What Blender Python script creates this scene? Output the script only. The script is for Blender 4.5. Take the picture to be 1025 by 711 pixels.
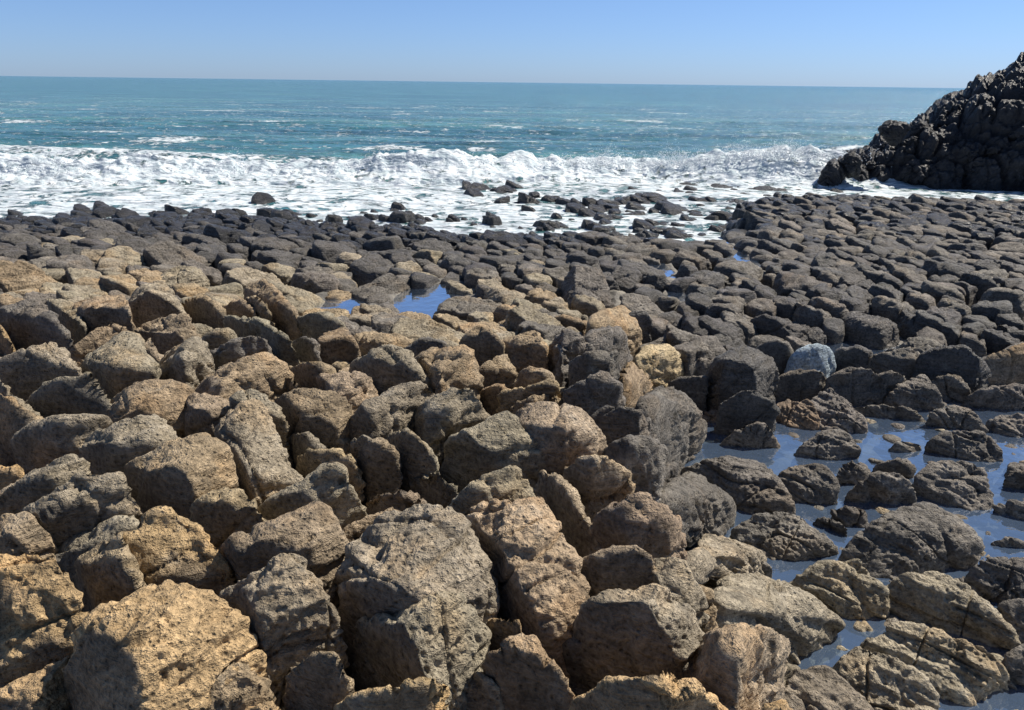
import bpy, bmesh, math
import numpy as np
from mathutils import Vector, Matrix
R = math.radians
for o in list(bpy.data.objects): bpy.data.objects.remove(o)
sc = bpy.context.scene
col = sc.collection

# ------------------------------------------------------------------ camera
W, H, F = 1024.0, 710.0, 770.0
CAMZ, PITCH, ROLL = 3.3, R(19.5), R(0.73)
fw = np.array([0, math.cos(PITCH), -math.sin(PITCH)])
up0 = np.array([0, math.sin(PITCH), math.cos(PITCH)])
rt0 = np.array([1.0, 0, 0])
rt = rt0*math.cos(ROLL) + up0*math.sin(ROLL)
up = up0*math.cos(ROLL) - rt0*math.sin(ROLL)
cd = bpy.data.cameras.new('camera'); cam = bpy.data.objects.new('camera', cd); col.objects.link(cam)
cd.sensor_fit = 'HORIZONTAL'; cd.sensor_width = 36; cd.lens = 36*F/W
cd.clip_start = 0.05; cd.clip_end = 60000
m = Matrix(((rt[0], up[0], -fw[0], 0), (rt[1], up[1], -fw[1], 0), (rt[2], up[2], -fw[2], CAMZ), (0, 0, 0, 1)))
cam.matrix_world = m
sc.camera = cam
C = np.array([0, 0, CAMZ])

# ------------------------------------------------------------------ light
SUN_EL, SUN_AZ = R(52), R(64)          # azimuth measured clockwise from +Y (the view direction)
world = bpy.data.worlds.new('World'); sc.world = world; world.use_nodes = True
nt = world.node_tree
sky = nt.nodes.new('ShaderNodeTexSky'); sky.sky_type = 'NISHITA'; sky.sun_disc = False
sky.sun_elevation = SUN_EL; sky.sun_rotation = SUN_AZ
sky.air_density = 1.0; sky.dust_density = 0.15; sky.ozone_density = 3.0; sky.altitude = 0
bg = nt.nodes['Background']; bg.inputs['Strength'].default_value = 0.070
skm = nt.nodes.new('ShaderNodeMix'); skm.data_type = 'RGBA'; skm.blend_type = 'MULTIPLY'; skm.inputs['Factor'].default_value = 1.0
skc = nt.nodes.new('ShaderNodeTexCoord'); sks = nt.nodes.new('ShaderNodeSeparateXYZ'); nt.links.new(skc.outputs['Generated'], sks.inputs[0])
skr = nt.nodes.new('ShaderNodeValToRGB'); nt.links.new(sks.outputs['Z'], skr.inputs[0])     # sea air: the low sky stays blue
skr.color_ramp.elements[0].position = 0.0; skr.color_ramp.elements[0].color = (0.55, 0.80, 1.47, 1)
skr.color_ramp.elements[1].position = 0.45; skr.color_ramp.elements[1].color = (0.84, 0.90, 0.99, 1)
_e = skr.color_ramp.elements.new(0.12); _e.color = (0.70, 0.86, 1.24, 1)
nt.links.new(sky.outputs[0], skm.inputs['A']); nt.links.new(skr.outputs[0], skm.inputs['B'])
nt.links.new(skm.outputs['Result'], bg.inputs[0])
sl = bpy.data.lights.new('sun', 'SUN'); sl.energy = 5.0; sl.angle = R(0.53); sl.color = (1.0, 0.93, 0.82)
so = bpy.data.objects.new('sun', sl); col.objects.link(so)
sd = Vector((math.sin(SUN_AZ)*math.cos(SUN_EL), math.cos(SUN_AZ)*math.cos(SUN_EL), math.sin(SUN_EL)))
so.rotation_euler = sd.to_track_quat('Z', 'Y').to_euler()
vs = sc.view_settings; vs.view_transform = 'Standard'; vs.look = 'None'; vs.exposure = 0.44; vs.gamma = 1.0; vs.use_curve_mapping = False
sc.cycles.use_denoising = True
sc.cycles.max_bounces = 6; sc.cycles.transparent_max_bounces = 8

# ------------------------------------------------------------------ maths
rng = np.random.default_rng(11)
def hsh(ix, iy, iz):
    n = (ix*73856093) ^ (iy*19349663) ^ (iz*83492791)
    n = (n ^ (n >> 13)) * 1274126177
    n = n & 0x7fffffff
    n = (n ^ (n >> 15)) * 1103515245 & 0x7fffffff
    return (n >> 7 & 0xffff).astype(np.float32)*np.float32(2/65535.0) - np.float32(1)
def noise(p):
    """value noise, -1..1"""
    p = p + 1000.0
    i = np.floor(p).astype(np.int64); f = (p - i).astype(np.float32); f = f*f*(3-2*f)
    x, y, z = i[:, 0], i[:, 1], i[:, 2]; fx, fy, fz = f[:, 0], f[:, 1], f[:, 2]
    def L(a, b, t): return a + (b-a)*t
    return L(L(L(hsh(x, y, z), hsh(x+1, y, z), fx), L(hsh(x, y+1, z), hsh(x+1, y+1, z), fx), fy),
             L(L(hsh(x, y, z+1), hsh(x+1, y, z+1), fx), L(hsh(x, y+1, z+1), hsh(x+1, y+1, z+1), fx), fy), fz)
def fbm(p, oct=3, gain=0.5):
    s = 0; a = 1.0; t = 0
    for k in range(oct):
        s = s + a*noise(p*(2.03**k) + k*17.3); t += a; a *= gain
    return s/t
def ss(a, b, x):
    t = np.clip((x-a)/(b-a), 0, 1); return t*t*(3-2*t)
WATER = 0.22; PERCH = 0.42
def wob(x, y, s=1.0):
    return 0.5*np.sin(x*0.9*s+1.3)+0.35*np.sin(y*1.3*s+x*0.7*s)+0.2*np.sin(x*2.3*s-y*1.7*s)
def datum(x, y):
    """height of the ground between the rocks"""
    x = np.asarray(x, float); y = np.asarray(y, float)
    xs = x + 0.12*wob(x, y)
    Lh = 1.0 - 0.55*ss(4.5, 10.5, y) + 0.22*ss(-3.0, -7.0, x)*ss(16, 10, y)
    Rh = WATER + 0.23*ss(7.9, 10.5, y + 0.25*wob(x, y))
    edge = 1.15 + 0.0*y
    t = ss(edge-0.35, edge+0.35, xs)
    wide = ss(7.0, 11.0, y)
    t = t*(1-wide) + ss(-1.5, 4.0, xs)*wide
    d = Lh*(1-t) + Rh*t
    # small pools in the middle of the reef
    for (px, py, rx, ry) in POOLS:
        e = ((x-px)/rx)**2 + ((y-py)/ry)**2
        d = d + (PERCH-0.03-d)*ss(3.5, 1.2, e)
    # the shore: reef edge, bay and tongue
    ye = 18.9 + 0.4*wob(x, x*0) - 1.6*ss(-3.0, -0.5, x)*ss(6.5, 3.5, x) + 5.0*ss(4.0, 7.5, x)*(1-0.3*ss(12, 16, x))
    d = d - (d+0.20)*ss(ye-3.4, ye, y)
    tong = np.exp(-((y-22.6-0.10*x)/0.9)**2)*ss(-2.5, 0.5, x)*ss(11, 8, x)
    d = d + 0.12*tong
    d = d - 0.9*ss(24.0, 34.0, y)
    return d
POOLS = []
def ray(px, py):
    v = fw + rt*((px-W/2)/F) + up*((H/2-py)/F)
    return v/np.linalg.norm(v)
def hit(px, py, h=0.0, z=None):
    v = ray(px, py); zz = 0.5
    for k in range(40):
        if z is not None: zz = z
        t = (CAMZ-zz)/(-v[2]); p = C + v*t
        if z is not None: return p
        zz = 0.5*zz + 0.5*(float(datum(p[0], p[1])) + h)
    t = (CAMZ-zz)/(-v[2]); return C + v*t
def proj(p):
    d = np.asarray(p) - C; z = d @ fw
    return W/2 + F*(d @ rt)/z, H/2 - F*(d @ up)/z
for (px, py, wx, wy) in [(430, 302, 33, 14), (338, 309, 24, 11), (502, 319, 13, 7), (606, 276, 10, 9), (657, 271, 11, 6), (738, 256, 7, 9), (680, 297, 8, 6)]:
    a = hit(px, py, z=PERCH); b = hit(px+wx, py, z=PERCH); c = hit(px, py-wy, z=PERCH)
    POOLS.append((a[0], a[1], abs(b[0]-a[0]), abs(c[1]-a[1])))

# ------------------------------------------------------------------ materials
def new_mat(name):
    mt = bpy.data.materials.new(name); mt.use_nodes = True
    n = mt.node_tree.nodes; l = mt.node_tree.links
    return mt, n, l, n['Principled BSDF']
def N(n, t, **kw):
    o = n.new(t)
    for k, v in kw.items():
        if k in o.inputs: o.inputs[k].default_value = v
        else: setattr(o, k, v)
    return o
def mixrgb(n, l, mode, a, b, fac=1.0):
    o = n.new('ShaderNodeMix'); o.data_type = 'RGBA'; o.blend_type = mode
    for s, v in ((o.inputs['Factor'], fac), (o.inputs['A'], a), (o.inputs['B'], b)):
        if isinstance(v, (int, float)): s.default_value = v
        elif isinstance(v, tuple): s.default_value = v
        else: l.new(v, s)
    return o.outputs['Result']
def ramp(n, l, src, stops):
    o = n.new('ShaderNodeValToRGB'); e = o.color_ramp.elements
    while len(e) < len(stops): e.new(0.5)
    for k, (p, c) in enumerate(stops):
        e[k].position = p; e[k].color = (c, c, c, 1) if isinstance(c, (int, float)) else c
    l.new(src, o.inputs[0]); return o.outputs[0]
def mth(n, l, op, a, b=None):
    o = n.new('ShaderNodeMath'); o.operation = op
    for i, v in enumerate((a, b)):
        if v is None: continue
        if isinstance(v, (int, float)): o.inputs[i].default_value = v
        else: l.new(v, o.inputs[i])
    return o.outputs[0]

def rock_material():
    mt, n, l, b = new_mat('basalt')
    pos = n.new('ShaderNodeNewGeometry').outputs['Position']
    att = N(n, 'ShaderNodeAttribute', attribute_name='tint')
    tint = att.outputs['Color']; wet = att.outputs['Alpha']
    n1 = N(n, 'ShaderNodeTexNoise', Scale=5.0, Detail=5.0, Roughness=0.62); l.new(pos, n1.inputs['Vector'])
    n2 = N(n, 'ShaderNodeTexNoise', Scale=38.0, Detail=4.0, Roughness=0.7); l.new(pos, n2.inputs['Vector'])
    n3 = N(n, 'ShaderNodeTexNoise', Scale=2.1, Detail=3.0, Roughness=0.6); l.new(pos, n3.inputs['Vector'])
    # stretched layers that follow the bedding of the columns
    mp = N(n, 'ShaderNodeMapping'); mp.inputs['Rotation'].default_value = (R(24), R(-28), R(35)); mp.inputs['Scale'].default_value = (3.0, 4.0, 17.0)
    l.new(pos, mp.inputs['Vector'])
    n4 = N(n, 'ShaderNodeTexNoise', Scale=1.3, Detail=5.0, Roughness=0.65, Distortion=0.5); l.new(mp.outputs[0], n4.inputs['Vector'])
    v1 = N(n, 'ShaderNodeTexVoronoi', Scale=34.0, Randomness=1.0); l.new(pos, v1.inputs['Vector'])
    v2 = N(n, 'ShaderNodeTexVoronoi', Scale=75.0, Randomness=1.0); l.new(pos, v2.inputs['Vector'])
    c = mixrgb(n, l, 'MULTIPLY', tint, ramp(n, l, n1.outputs['Fac'], [(0.28, 0.55), (0.5, 0.98), (0.74, 1.35)]))
    c = mixrgb(n, l, 'MULTIPLY', c, ramp(n, l, n2.outputs['Fac'], [(0.32, 0.46), (0.5, 1.0), (0.70, 1.5)]))
    c = mixrgb(n, l, 'MULTIPLY', c, ramp(n, l, n4.outputs['Fac'], [(0.34, 0.72), (0.5, 1.0), (0.7, 1.15)]))
    # rusty and pale weathering blotches
    rust = ramp(n, l, n3.outputs['Fac'], [(0.52, 0.0), (0.68, 0.6)])
    rust = mth(n, l, 'MULTIPLY', rust, mth(n, l, 'SUBTRACT', 1.0, wet))
    c = mixrgb(n, l, 'MIX', c, mixrgb(n, l, 'MULTIPLY', c, (1.28, 1.06, 0.80, 1)), rust)
    pale = ramp(n, l, n1.outputs['Fac'], [(0.60, 0.0), (0.70, 0.35)])
    pale = mth(n, l, 'MULTIPLY', pale, mth(n, l, 'SUBTRACT', 1.0, wet))
    c = mixrgb(n, l, 'MIX', c, (0.40, 0.37, 0.31, 1), pale)
    pit = ramp(n, l, v1.outputs['Distance'], [(0.10, 0.45), (0.24, 1.0)])
    sel = ramp(n, l, n2.outputs['Fac'], [(0.44, 1.0), (0.58, 0.0)])
    c = mixrgb(n, l, 'MIX', c, mixrgb(n, l, 'MULTIPLY', c, pit), sel)
    l.new(c, b.inputs['Base Color'])
    # damp rock near any water line
    sep = n.new('ShaderNodeSeparateXYZ'); l.new(pos, sep.inputs[0])
    rr = n.new('ShaderNodeMapRange'); l.new(wet, rr.inputs[0]); rr.inputs[3].default_value = 0.86; rr.inputs[4].default_value = 0.33
    l.new(rr.outputs[0], b.inputs['Roughness'])
    b.inputs['Specular IOR Level'].default_value = 0.35
    h = mth(n, l, 'MULTIPLY', n2.outputs['Fac'], 0.7)
    h = mth(n, l, 'ADD', h, mth(n, l, 'MULTIPLY', n4.outputs['Fac'], 1.1))
    pv = mth(n, l, 'MULTIPLY', mth(n, l, 'MINIMUM', v1.outputs['Distance'], 0.32), 1.1)
    h = mth(n, l, 'ADD', h, pv)
    pv2 = mth(n, l, 'MULTIPLY', mth(n, l, 'MINIMUM', v2.outputs['Distance'], 0.3), 0.6)
    h = mth(n, l, 'ADD', h, pv2)
    bp = N(n, 'ShaderNodeBump', Strength=1.0, Distance=0.045); l.new(h, bp.inputs['Height'])
    l.new(bp.outputs[0], b.inputs['Normal'])
    return mt
ROCK = rock_material()

def ground_material():
    mt, n, l, b = new_mat('reef_bed')
    pos = n.new('ShaderNodeNewGeometry').outputs['Position']
    n1 = N(n, 'ShaderNodeTexNoise', Scale=3.0, Detail=8.0, Roughness=0.65); l.new(pos, n1.inputs['Vector'])
    v = N(n, 'ShaderNodeTexVoronoi', Scale=5.0); l.new(pos, v.inputs['Vector'])
    c = ramp(n, l, n1.outputs['Fac'], [(0.3, (0.06, 0.056, 0.05, 1)), (0.5, (0.13, 0.12, 0.105, 1)), (0.7, (0.26, 0.235, 0.19, 1))])
    l.new(c, b.inputs['Base Color']); b.inputs['Roughness'].default_value = 0.75
    bp = N(n, 'ShaderNodeBump', Strength=0.9, Distance=0.08); l.new(mth(n, l, 'ADD', n1.outputs['Fac'], v.outputs['Distance']), bp.inputs['Height'])
    l.new(bp.outputs[0], b.inputs['Normal'])
    return mt
def pool_material():
    mt, n, l, b = new_mat('pool_water'); out = n['Material Output']
    pos = n.new('ShaderNodeNewGeometry').outputs['Position']
    n1 = N(n, 'ShaderNodeTexNoise', Scale=5.0, Detail=3.0, Roughness=0.5, Distortion=0.4); l.new(pos, n1.inputs['Vector'])
    bp = N(n, 'ShaderNodeBump', Strength=0.25, Distance=0.03); l.new(n1.outputs['Fac'], bp.inputs['Height'])
    g = N(n, 'ShaderNodeBsdfGlossy', Roughness=0.03, Color=(0.95, 0.97, 1, 1)); l.new(bp.outputs[0], g.inputs['Normal'])
    t = N(n, 'ShaderNodeBsdfTransparent', Color=(0.70, 0.80, 0.86, 1))
    fr = N(n, 'ShaderNodeFresnel', IOR=1.33); l.new(bp.outputs[0], fr.inputs['Normal'])
    d = N(n, 'ShaderNodeBsdfDiffuse', Color=(0.18, 0.27, 0.43, 1))
    m1 = N(n, 'ShaderNodeMixShader', Fac=0.26); l.new(t.outputs[0], m1.inputs[1]); l.new(d.outputs[0], m1.inputs[2])
    m2 = n.new('ShaderNodeMixShader')
    l.new(mth(n, l, 'MINIMUM', mth(n, l, 'MULTIPLY', fr.outputs[0], 4.2), 0.85), m2.inputs[0]); l.new(m1.outputs[0], m2.inputs[1]); l.new(g.outputs[0], m2.inputs[2])
    l.new(m2.outputs[0], out.inputs['Surface'])
    return mt
def sea_material():
    mt, n, l, b = new_mat('sea_water')
    pos = n.new('ShaderNodeNewGeometry').outputs['Position']
    att = N(n, 'ShaderNodeAttribute', attribute_name='foam'); foam = att.outputs['Fac']
    mp = N(n, 'ShaderNodeMapping'); mp.inputs['Scale'].default_value = (0.8, 1.0, 1.0); l.new(pos, mp.inputs['Vector'])
    n1 = N(n, 'ShaderNodeTexNoise', Scale=1.6, Detail=7.0, Roughness=0.68, Distortion=0.9); l.new(mp.outputs[0], n1.inputs['Vector'])
    v = N(n, 'ShaderNodeTexVoronoi', Scale=2.3); v.feature = 'DISTANCE_TO_EDGE'
    wv = mixrgb(n, l, 'ADD', mp.outputs[0], n1.outputs['Color'], 0.9); l.new(wv, v.inputs['Vector'])
    lace = mth(n, l, 'SUBTRACT', 0.22, v.outputs['Distance'])
    fm = mth(n, l, 'ADD', mth(n, l, 'ADD', foam, mth(n, l, 'MULTIPLY', mth(n, l, 'SUBTRACT', n1.outputs['Fac'], 0.5), 2.6)), mth(n, l, 'MULTIPLY', lace, 0.9))
    fmask = ramp(n, l, fm, [(0.50, 0.0), (0.68, 1.0)])
    # open-water colour: greener and darker patches on a large scale
    mp2 = N(n, 'ShaderNodeMapping'); mp2.inputs['Scale'].default_value = (0.025, 0.10, 1.0); l.new(pos, mp2.inputs['Vector'])
    n2 = N(n, 'ShaderNodeTexNoise', Scale=1.0, Detail=4.0); l.new(mp2.outputs[0], n2.inputs['Vector'])
    c = ramp(n, l, n2.outputs['Fac'], [(0.35, (0.034, 0.120, 0.140, 1)), (0.5, (0.052, 0.160, 0.178, 1)), (0.68, (0.085, 0.215, 0.190, 1))])
    mp6 = N(n, 'ShaderNodeMapping'); mp6.inputs['Scale'].default_value = (0.12, 0.45, 1.0); l.new(pos, mp6.inputs['Vector'])
    n6 = N(n, 'ShaderNodeTexNoise', Scale=1.0, Detail=6.0, Roughness=0.7); l.new(mp6.outputs[0], n6.inputs['Vector'])
    c = mixrgb(n, l, 'MULTIPLY', c, ramp(n, l, n6.outputs['Fac'], [(0.36, 0.62), (0.5, 1.0), (0.66, 1.5)]))
    n5 = N(n, 'ShaderNodeTexNoise', Scale=3.0, Detail=5.0, Roughness=0.6); l.new(pos, n5.inputs['Vector'])
    fc = ramp(n, l, n5.outputs['Fac'], [(0.32, (0.34, 0.42, 0.46, 1)), (0.5, (0.56, 0.62, 0.65, 1)), (0.66, (0.74, 0.77, 0.79, 1))])
    l.new(mixrgb(n, l, 'MIX', c, fc, fmask), b.inputs['Base Color'])
    r = n.new('ShaderNodeMapRange'); l.new(fmask, r.inputs[0]); r.inputs[3].default_value = 0.16; r.inputs[4].default_value = 0.8
    l.new(r.outputs[0], b.inputs['Roughness']); b.inputs['IOR'].default_value = 1.33
    mp3 = N(n, 'ShaderNodeMapping'); mp3.inputs['Scale'].default_value = (0.5, 1.1, 1.0); l.new(pos, mp3.inputs['Vector'])
    n3 = N(n, 'ShaderNodeTexNoise', Scale=1.1, Detail=7.0, Roughness=0.6); l.new(mp3.outputs[0], n3.inputs['Vector'])
    n4 = N(n, 'ShaderNodeTexNoise', Scale=0.22, Detail=5.0, Roughness=0.6); l.new(mp3.outputs[0], n4.inputs['Vector'])
    hh = mth(n, l, 'ADD', mth(n, l, 'MULTIPLY', n3.outputs['Fac'], 0.35), mth(n, l, 'MULTIPLY', n4.outputs['Fac'], 1.6))
    hh = mth(n, l, 'ADD', hh, mth(n, l, 'MULTIPLY', fmask, 0.08))
    bp = N(n, 'ShaderNodeBump', Strength=1.0, Distance=1.3); l.new(hh, bp.inputs['Height'])
    l.new(bp.outputs[0], b.inputs['Normal'])
    return mt
def foam_material():
    mt, n, l, b = new_mat('spray_foam')
    b.inputs['Base Color'].default_value = (0.76, 0.79, 0.81, 1); b.inputs['Roughness'].default_value = 0.7
    b.inputs['Subsurface Weight'].default_value = 0.0
    return mt

# ------------------------------------------------------------------ meshes
def mesh_obj(name, verts, faces, mat, attrs=None, smooth=True):
    """verts (n,3) array, faces (m,k) array"""
    me = bpy.data.meshes.new(name); nf, k = faces.shape
    me.vertices.add(len(verts)); me.vertices.foreach_set('co', np.ascontiguousarray(verts, np.float32).ravel())
    me.loops.add(nf*k); me.loops.foreach_set('vertex_index', np.ascontiguousarray(faces, np.int32).ravel())
    me.polygons.add(nf); me.polygons.foreach_set('loop_start', np.arange(0, nf*k, k, dtype=np.int32))
    me.polygons.foreach_set('use_smooth', np.full(nf, smooth))
    for an, (typ, data) in (attrs or {}).items():
        a = me.attributes.new(an, typ, 'POINT')
        a.data.foreach_set('color' if typ == 'FLOAT_COLOR' else 'value', np.ascontiguousarray(data, np.float32).ravel())
    me.update(calc_edges=True); me.materials.append(mat)
    o = bpy.data.objects.new(name, me); col.objects.link(o); return o
ICO = {}
def ico(s):
    if s not in ICO:
        bm = bmesh.new(); bmesh.ops.create_icosphere(bm, subdivisions=s, radius=1)
        v = np.array([x.co[:] for x in bm.verts]); v /= np.linalg.norm(v, axis=1)[:, None]
        bm.verts.ensure_lookup_table(); f = np.array([[q.index for q in x.verts] for x in bm.faces]); bm.free()
        ICO[s] = (v, f)
    return ICO[s]
def hull_planes(pts):
    bm = bmesh.new()
    for p in pts: bm.verts.new(p)
    bmesh.ops.convex_hull(bm, input=bm.verts[:], use_existing_faces=False)
    bmesh.ops.recalc_face_normals(bm, faces=bm.faces[:])
    P = []
    vs_ = np.array([v.co[:] for v in bm.verts if v.link_faces])
    c = vs_.mean(0)
    for f in bm.faces:
        a = f.calc_area()
        if a < 1e-6: continue
        nn = np.array(f.normal[:]); q = np.array(f.verts[0].co[:]); d = nn @ (q-c)
        if d < 0: nn, d = -nn, -d
        P.append((nn, max(d, 0.02), a))
    bm.free()
    P.sort(key=lambda t: -t[2]); out = []
    for nn, d, a in P:
        for o in out:
            if o[0] @ nn > 0.965: o[2].append((nn, d, a)); break
        else: out.append([nn, d, [(nn, d, a)]])
    res = []
    for o in out:
        w = sum(t[2] for t in o[2]); nn = sum(t[0]*t[2] for t in o[2]); nn = nn/np.linalg.norm(nn)
        res.append((nn, sum(t[1]*t[2] for t in o[2])/w))
    return c, np.array([r[0] for r in res]), np.array([r[1] for r in res]), vs_
def frame(v):
    a = np.array(v, float); a /= np.linalg.norm(a); b = np.cross(a, [0, 0, 1]); b /= np.linalg.norm(b); return a, b, np.cross(a, b)
FR_DRY, FR_POOL = frame((-0.5, 0.45, 0.72)), frame((0.5, 0.55, 0.68))
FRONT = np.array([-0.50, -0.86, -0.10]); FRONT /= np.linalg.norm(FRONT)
def rock_verts(pts, sub, rough=1.0, power=15.0, chips=2, seed=0, smoothface=True, cut=0.74, chipr=(0.78, 0.93)):
    r_ = np.random.default_rng(seed); LAY, LB, LC = FR_DRY if smoothface else FR_POOL
    c, n, d, hv = hull_planes(pts)
    size = float(np.mean(hv.max(0)-hv.min(0)))
    en, ed = [], []
    for k in range(chips):                                  # broken corners
        q = r_.normal(size=3); q[2] = abs(q[2])*0.8+0.15; q /= np.linalg.norm(q)
        en.append(q); ed.append(((hv-c) @ q).max()*r_.uniform(*chipr))
    if smoothface:                                          # fresh fracture face on the seaward-left side
        a = math.atan2(-0.86, -0.50)+r_.normal(0, 0.25); q = np.array([math.cos(a), math.sin(a), r_.normal(-0.08, 0.08)]); q /= np.linalg.norm(q)
        en.append(q); ed.append(((hv-c) @ q).max()*r_.uniform(cut-0.10, cut+0.10))
    if en: n = np.vstack([n, en]); d = np.concatenate([d, ed])
    u, f = ico(sub)
    t = np.maximum(u @ n.T, 0)/d[None, :]
    s = (t**power).sum(1)
    r = s**(-1/power)*1.035
    g = (t**(power-1)/d[None, :]) @ n; g /= np.linalg.norm(g, axis=1)[:, None]+1e-9
    p = c + u*r[:, None]
    sd_ = r_.uniform(0, 60, 3)
    # rough weathered skin; the fresh fracture faces towards the viewer's left stay smoother, and w also paints shade on them
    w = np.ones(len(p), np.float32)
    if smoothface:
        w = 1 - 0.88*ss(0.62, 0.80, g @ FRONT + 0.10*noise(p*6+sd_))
    q = p + sd_
    dsp = 0.034*size**0.7*fbm(q*3.2/ max(size, 0.35), 2)*(0.4+0.6*w)
    if sub >= 4:
        wq = q + 0.06*np.stack([noise(q*4), noise(q*4+9), noise(q*4+19)], 1)
        L3 = np.stack([wq @ LAY*8.5, wq @ LB*1.7, wq @ LC*1.7], 1)
        v = noise(L3); dsp = dsp - 0.040*np.clip(1-np.abs(v)*9, 0, 1)*w*rough*ss(0.0, 0.3, noise(q*2.3)+0.25)
        L4 = np.stack([wq @ LAY*15, wq @ LB*4.0, wq @ LC*4.0], 1)
        dsp = dsp + 0.024*fbm(L4, 2)*w*rough
        v = noise(np.stack([wq @ LAY*3.1, wq @ LB*0.5, wq @ LC*0.5], 1)+3.3); dsp = dsp - 0.042*np.clip(1-np.abs(v)*20, 0, 1)*rough*(0.5+0.5*w)
        # a few through-going cracks across the block
        v = noise(np.stack([wq @ LB*4.2, wq @ LC*1.2, wq @ LAY*1.2], 1)); dsp = dsp - 0.036*np.clip(1-np.abs(v)*20, 0, 1)*rough*(0.4+0.6*w)
    if sub >= 5:
        dsp = dsp + 0.016*noise(np.stack([wq @ LAY*34, wq @ LB*9.0, wq @ LC*9.0], 1))*w*rough
        b = noise(q*13); b2 = noise(q*np.array([21, 21, 30])); dsp = dsp + (0.005*(0.5-np.abs(b))*2 + 0.006*(0.5-np.abs(b2))*2)*w*rough
        b = noise(q*50); dsp = dsp - 0.013*np.clip(b-0.15, 0, 1)*2*w*rough*ss(-0.3, 0.3, noise(q*3+7))
    if sub >= 6:
        dsp = dsp + 0.008*noise(q*62)*w*rough
    srt = np.sort((t**power)/s[:, None], 1)[:, -1]            # 1 on a flat face, less along an edge
    p = p + g*(dsp*(0.62+0.38*ss(0.45, 0.9, srt)))[:, None]
    return p, f, w
TINT = {'o': (0.44, 0.31, 0.165), 'y': (0.44, 0.345, 0.205), 'b': (0.335, 0.255, 0.162), 'g': (0.315, 0.268, 0.192), 'm': (0.175, 0.155, 0.130),
        'd': (0.105, 0.096, 0.086), 'k': (0.038, 0.038, 0.041), 'r': (0.28, 0.21, 0.145), 't': (0.36, 0.28, 0.19), 'p': (0.36, 0.42, 0.47)}
WETN = {'k': 0.95, 'd': 0.55, 'm': 0.25, 'p': 0.1}
WORD = {'o': 'ochre', 'y': 'yellowish', 'b': 'brown', 'g': 'grey-brown', 'm': 'dark brown', 'd': 'dark grey', 'k': 'black wet', 'r': 'reddish brown', 't': 'tan', 'p': 'pale blue-grey'}
def tint_of(tone, r_, n, w=None):
    c = np.array(TINT[tone])*r_.uniform(0.85, 1.15)*(1+r_.uniform(-0.015, 0.015, 3))
    a = np.empty((n, 4), np.float32); a[:, :3] = c; a[:, 3] = WETN.get(tone, 0.0)
    if w is not None: a[:, :3] += (np.array([0.095, 0.092, 0.088])-a[:, :3])*(0.7*(1-w))[:, None]   # shade painted into the broken front-left faces as darker basalt grey
    return a

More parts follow.
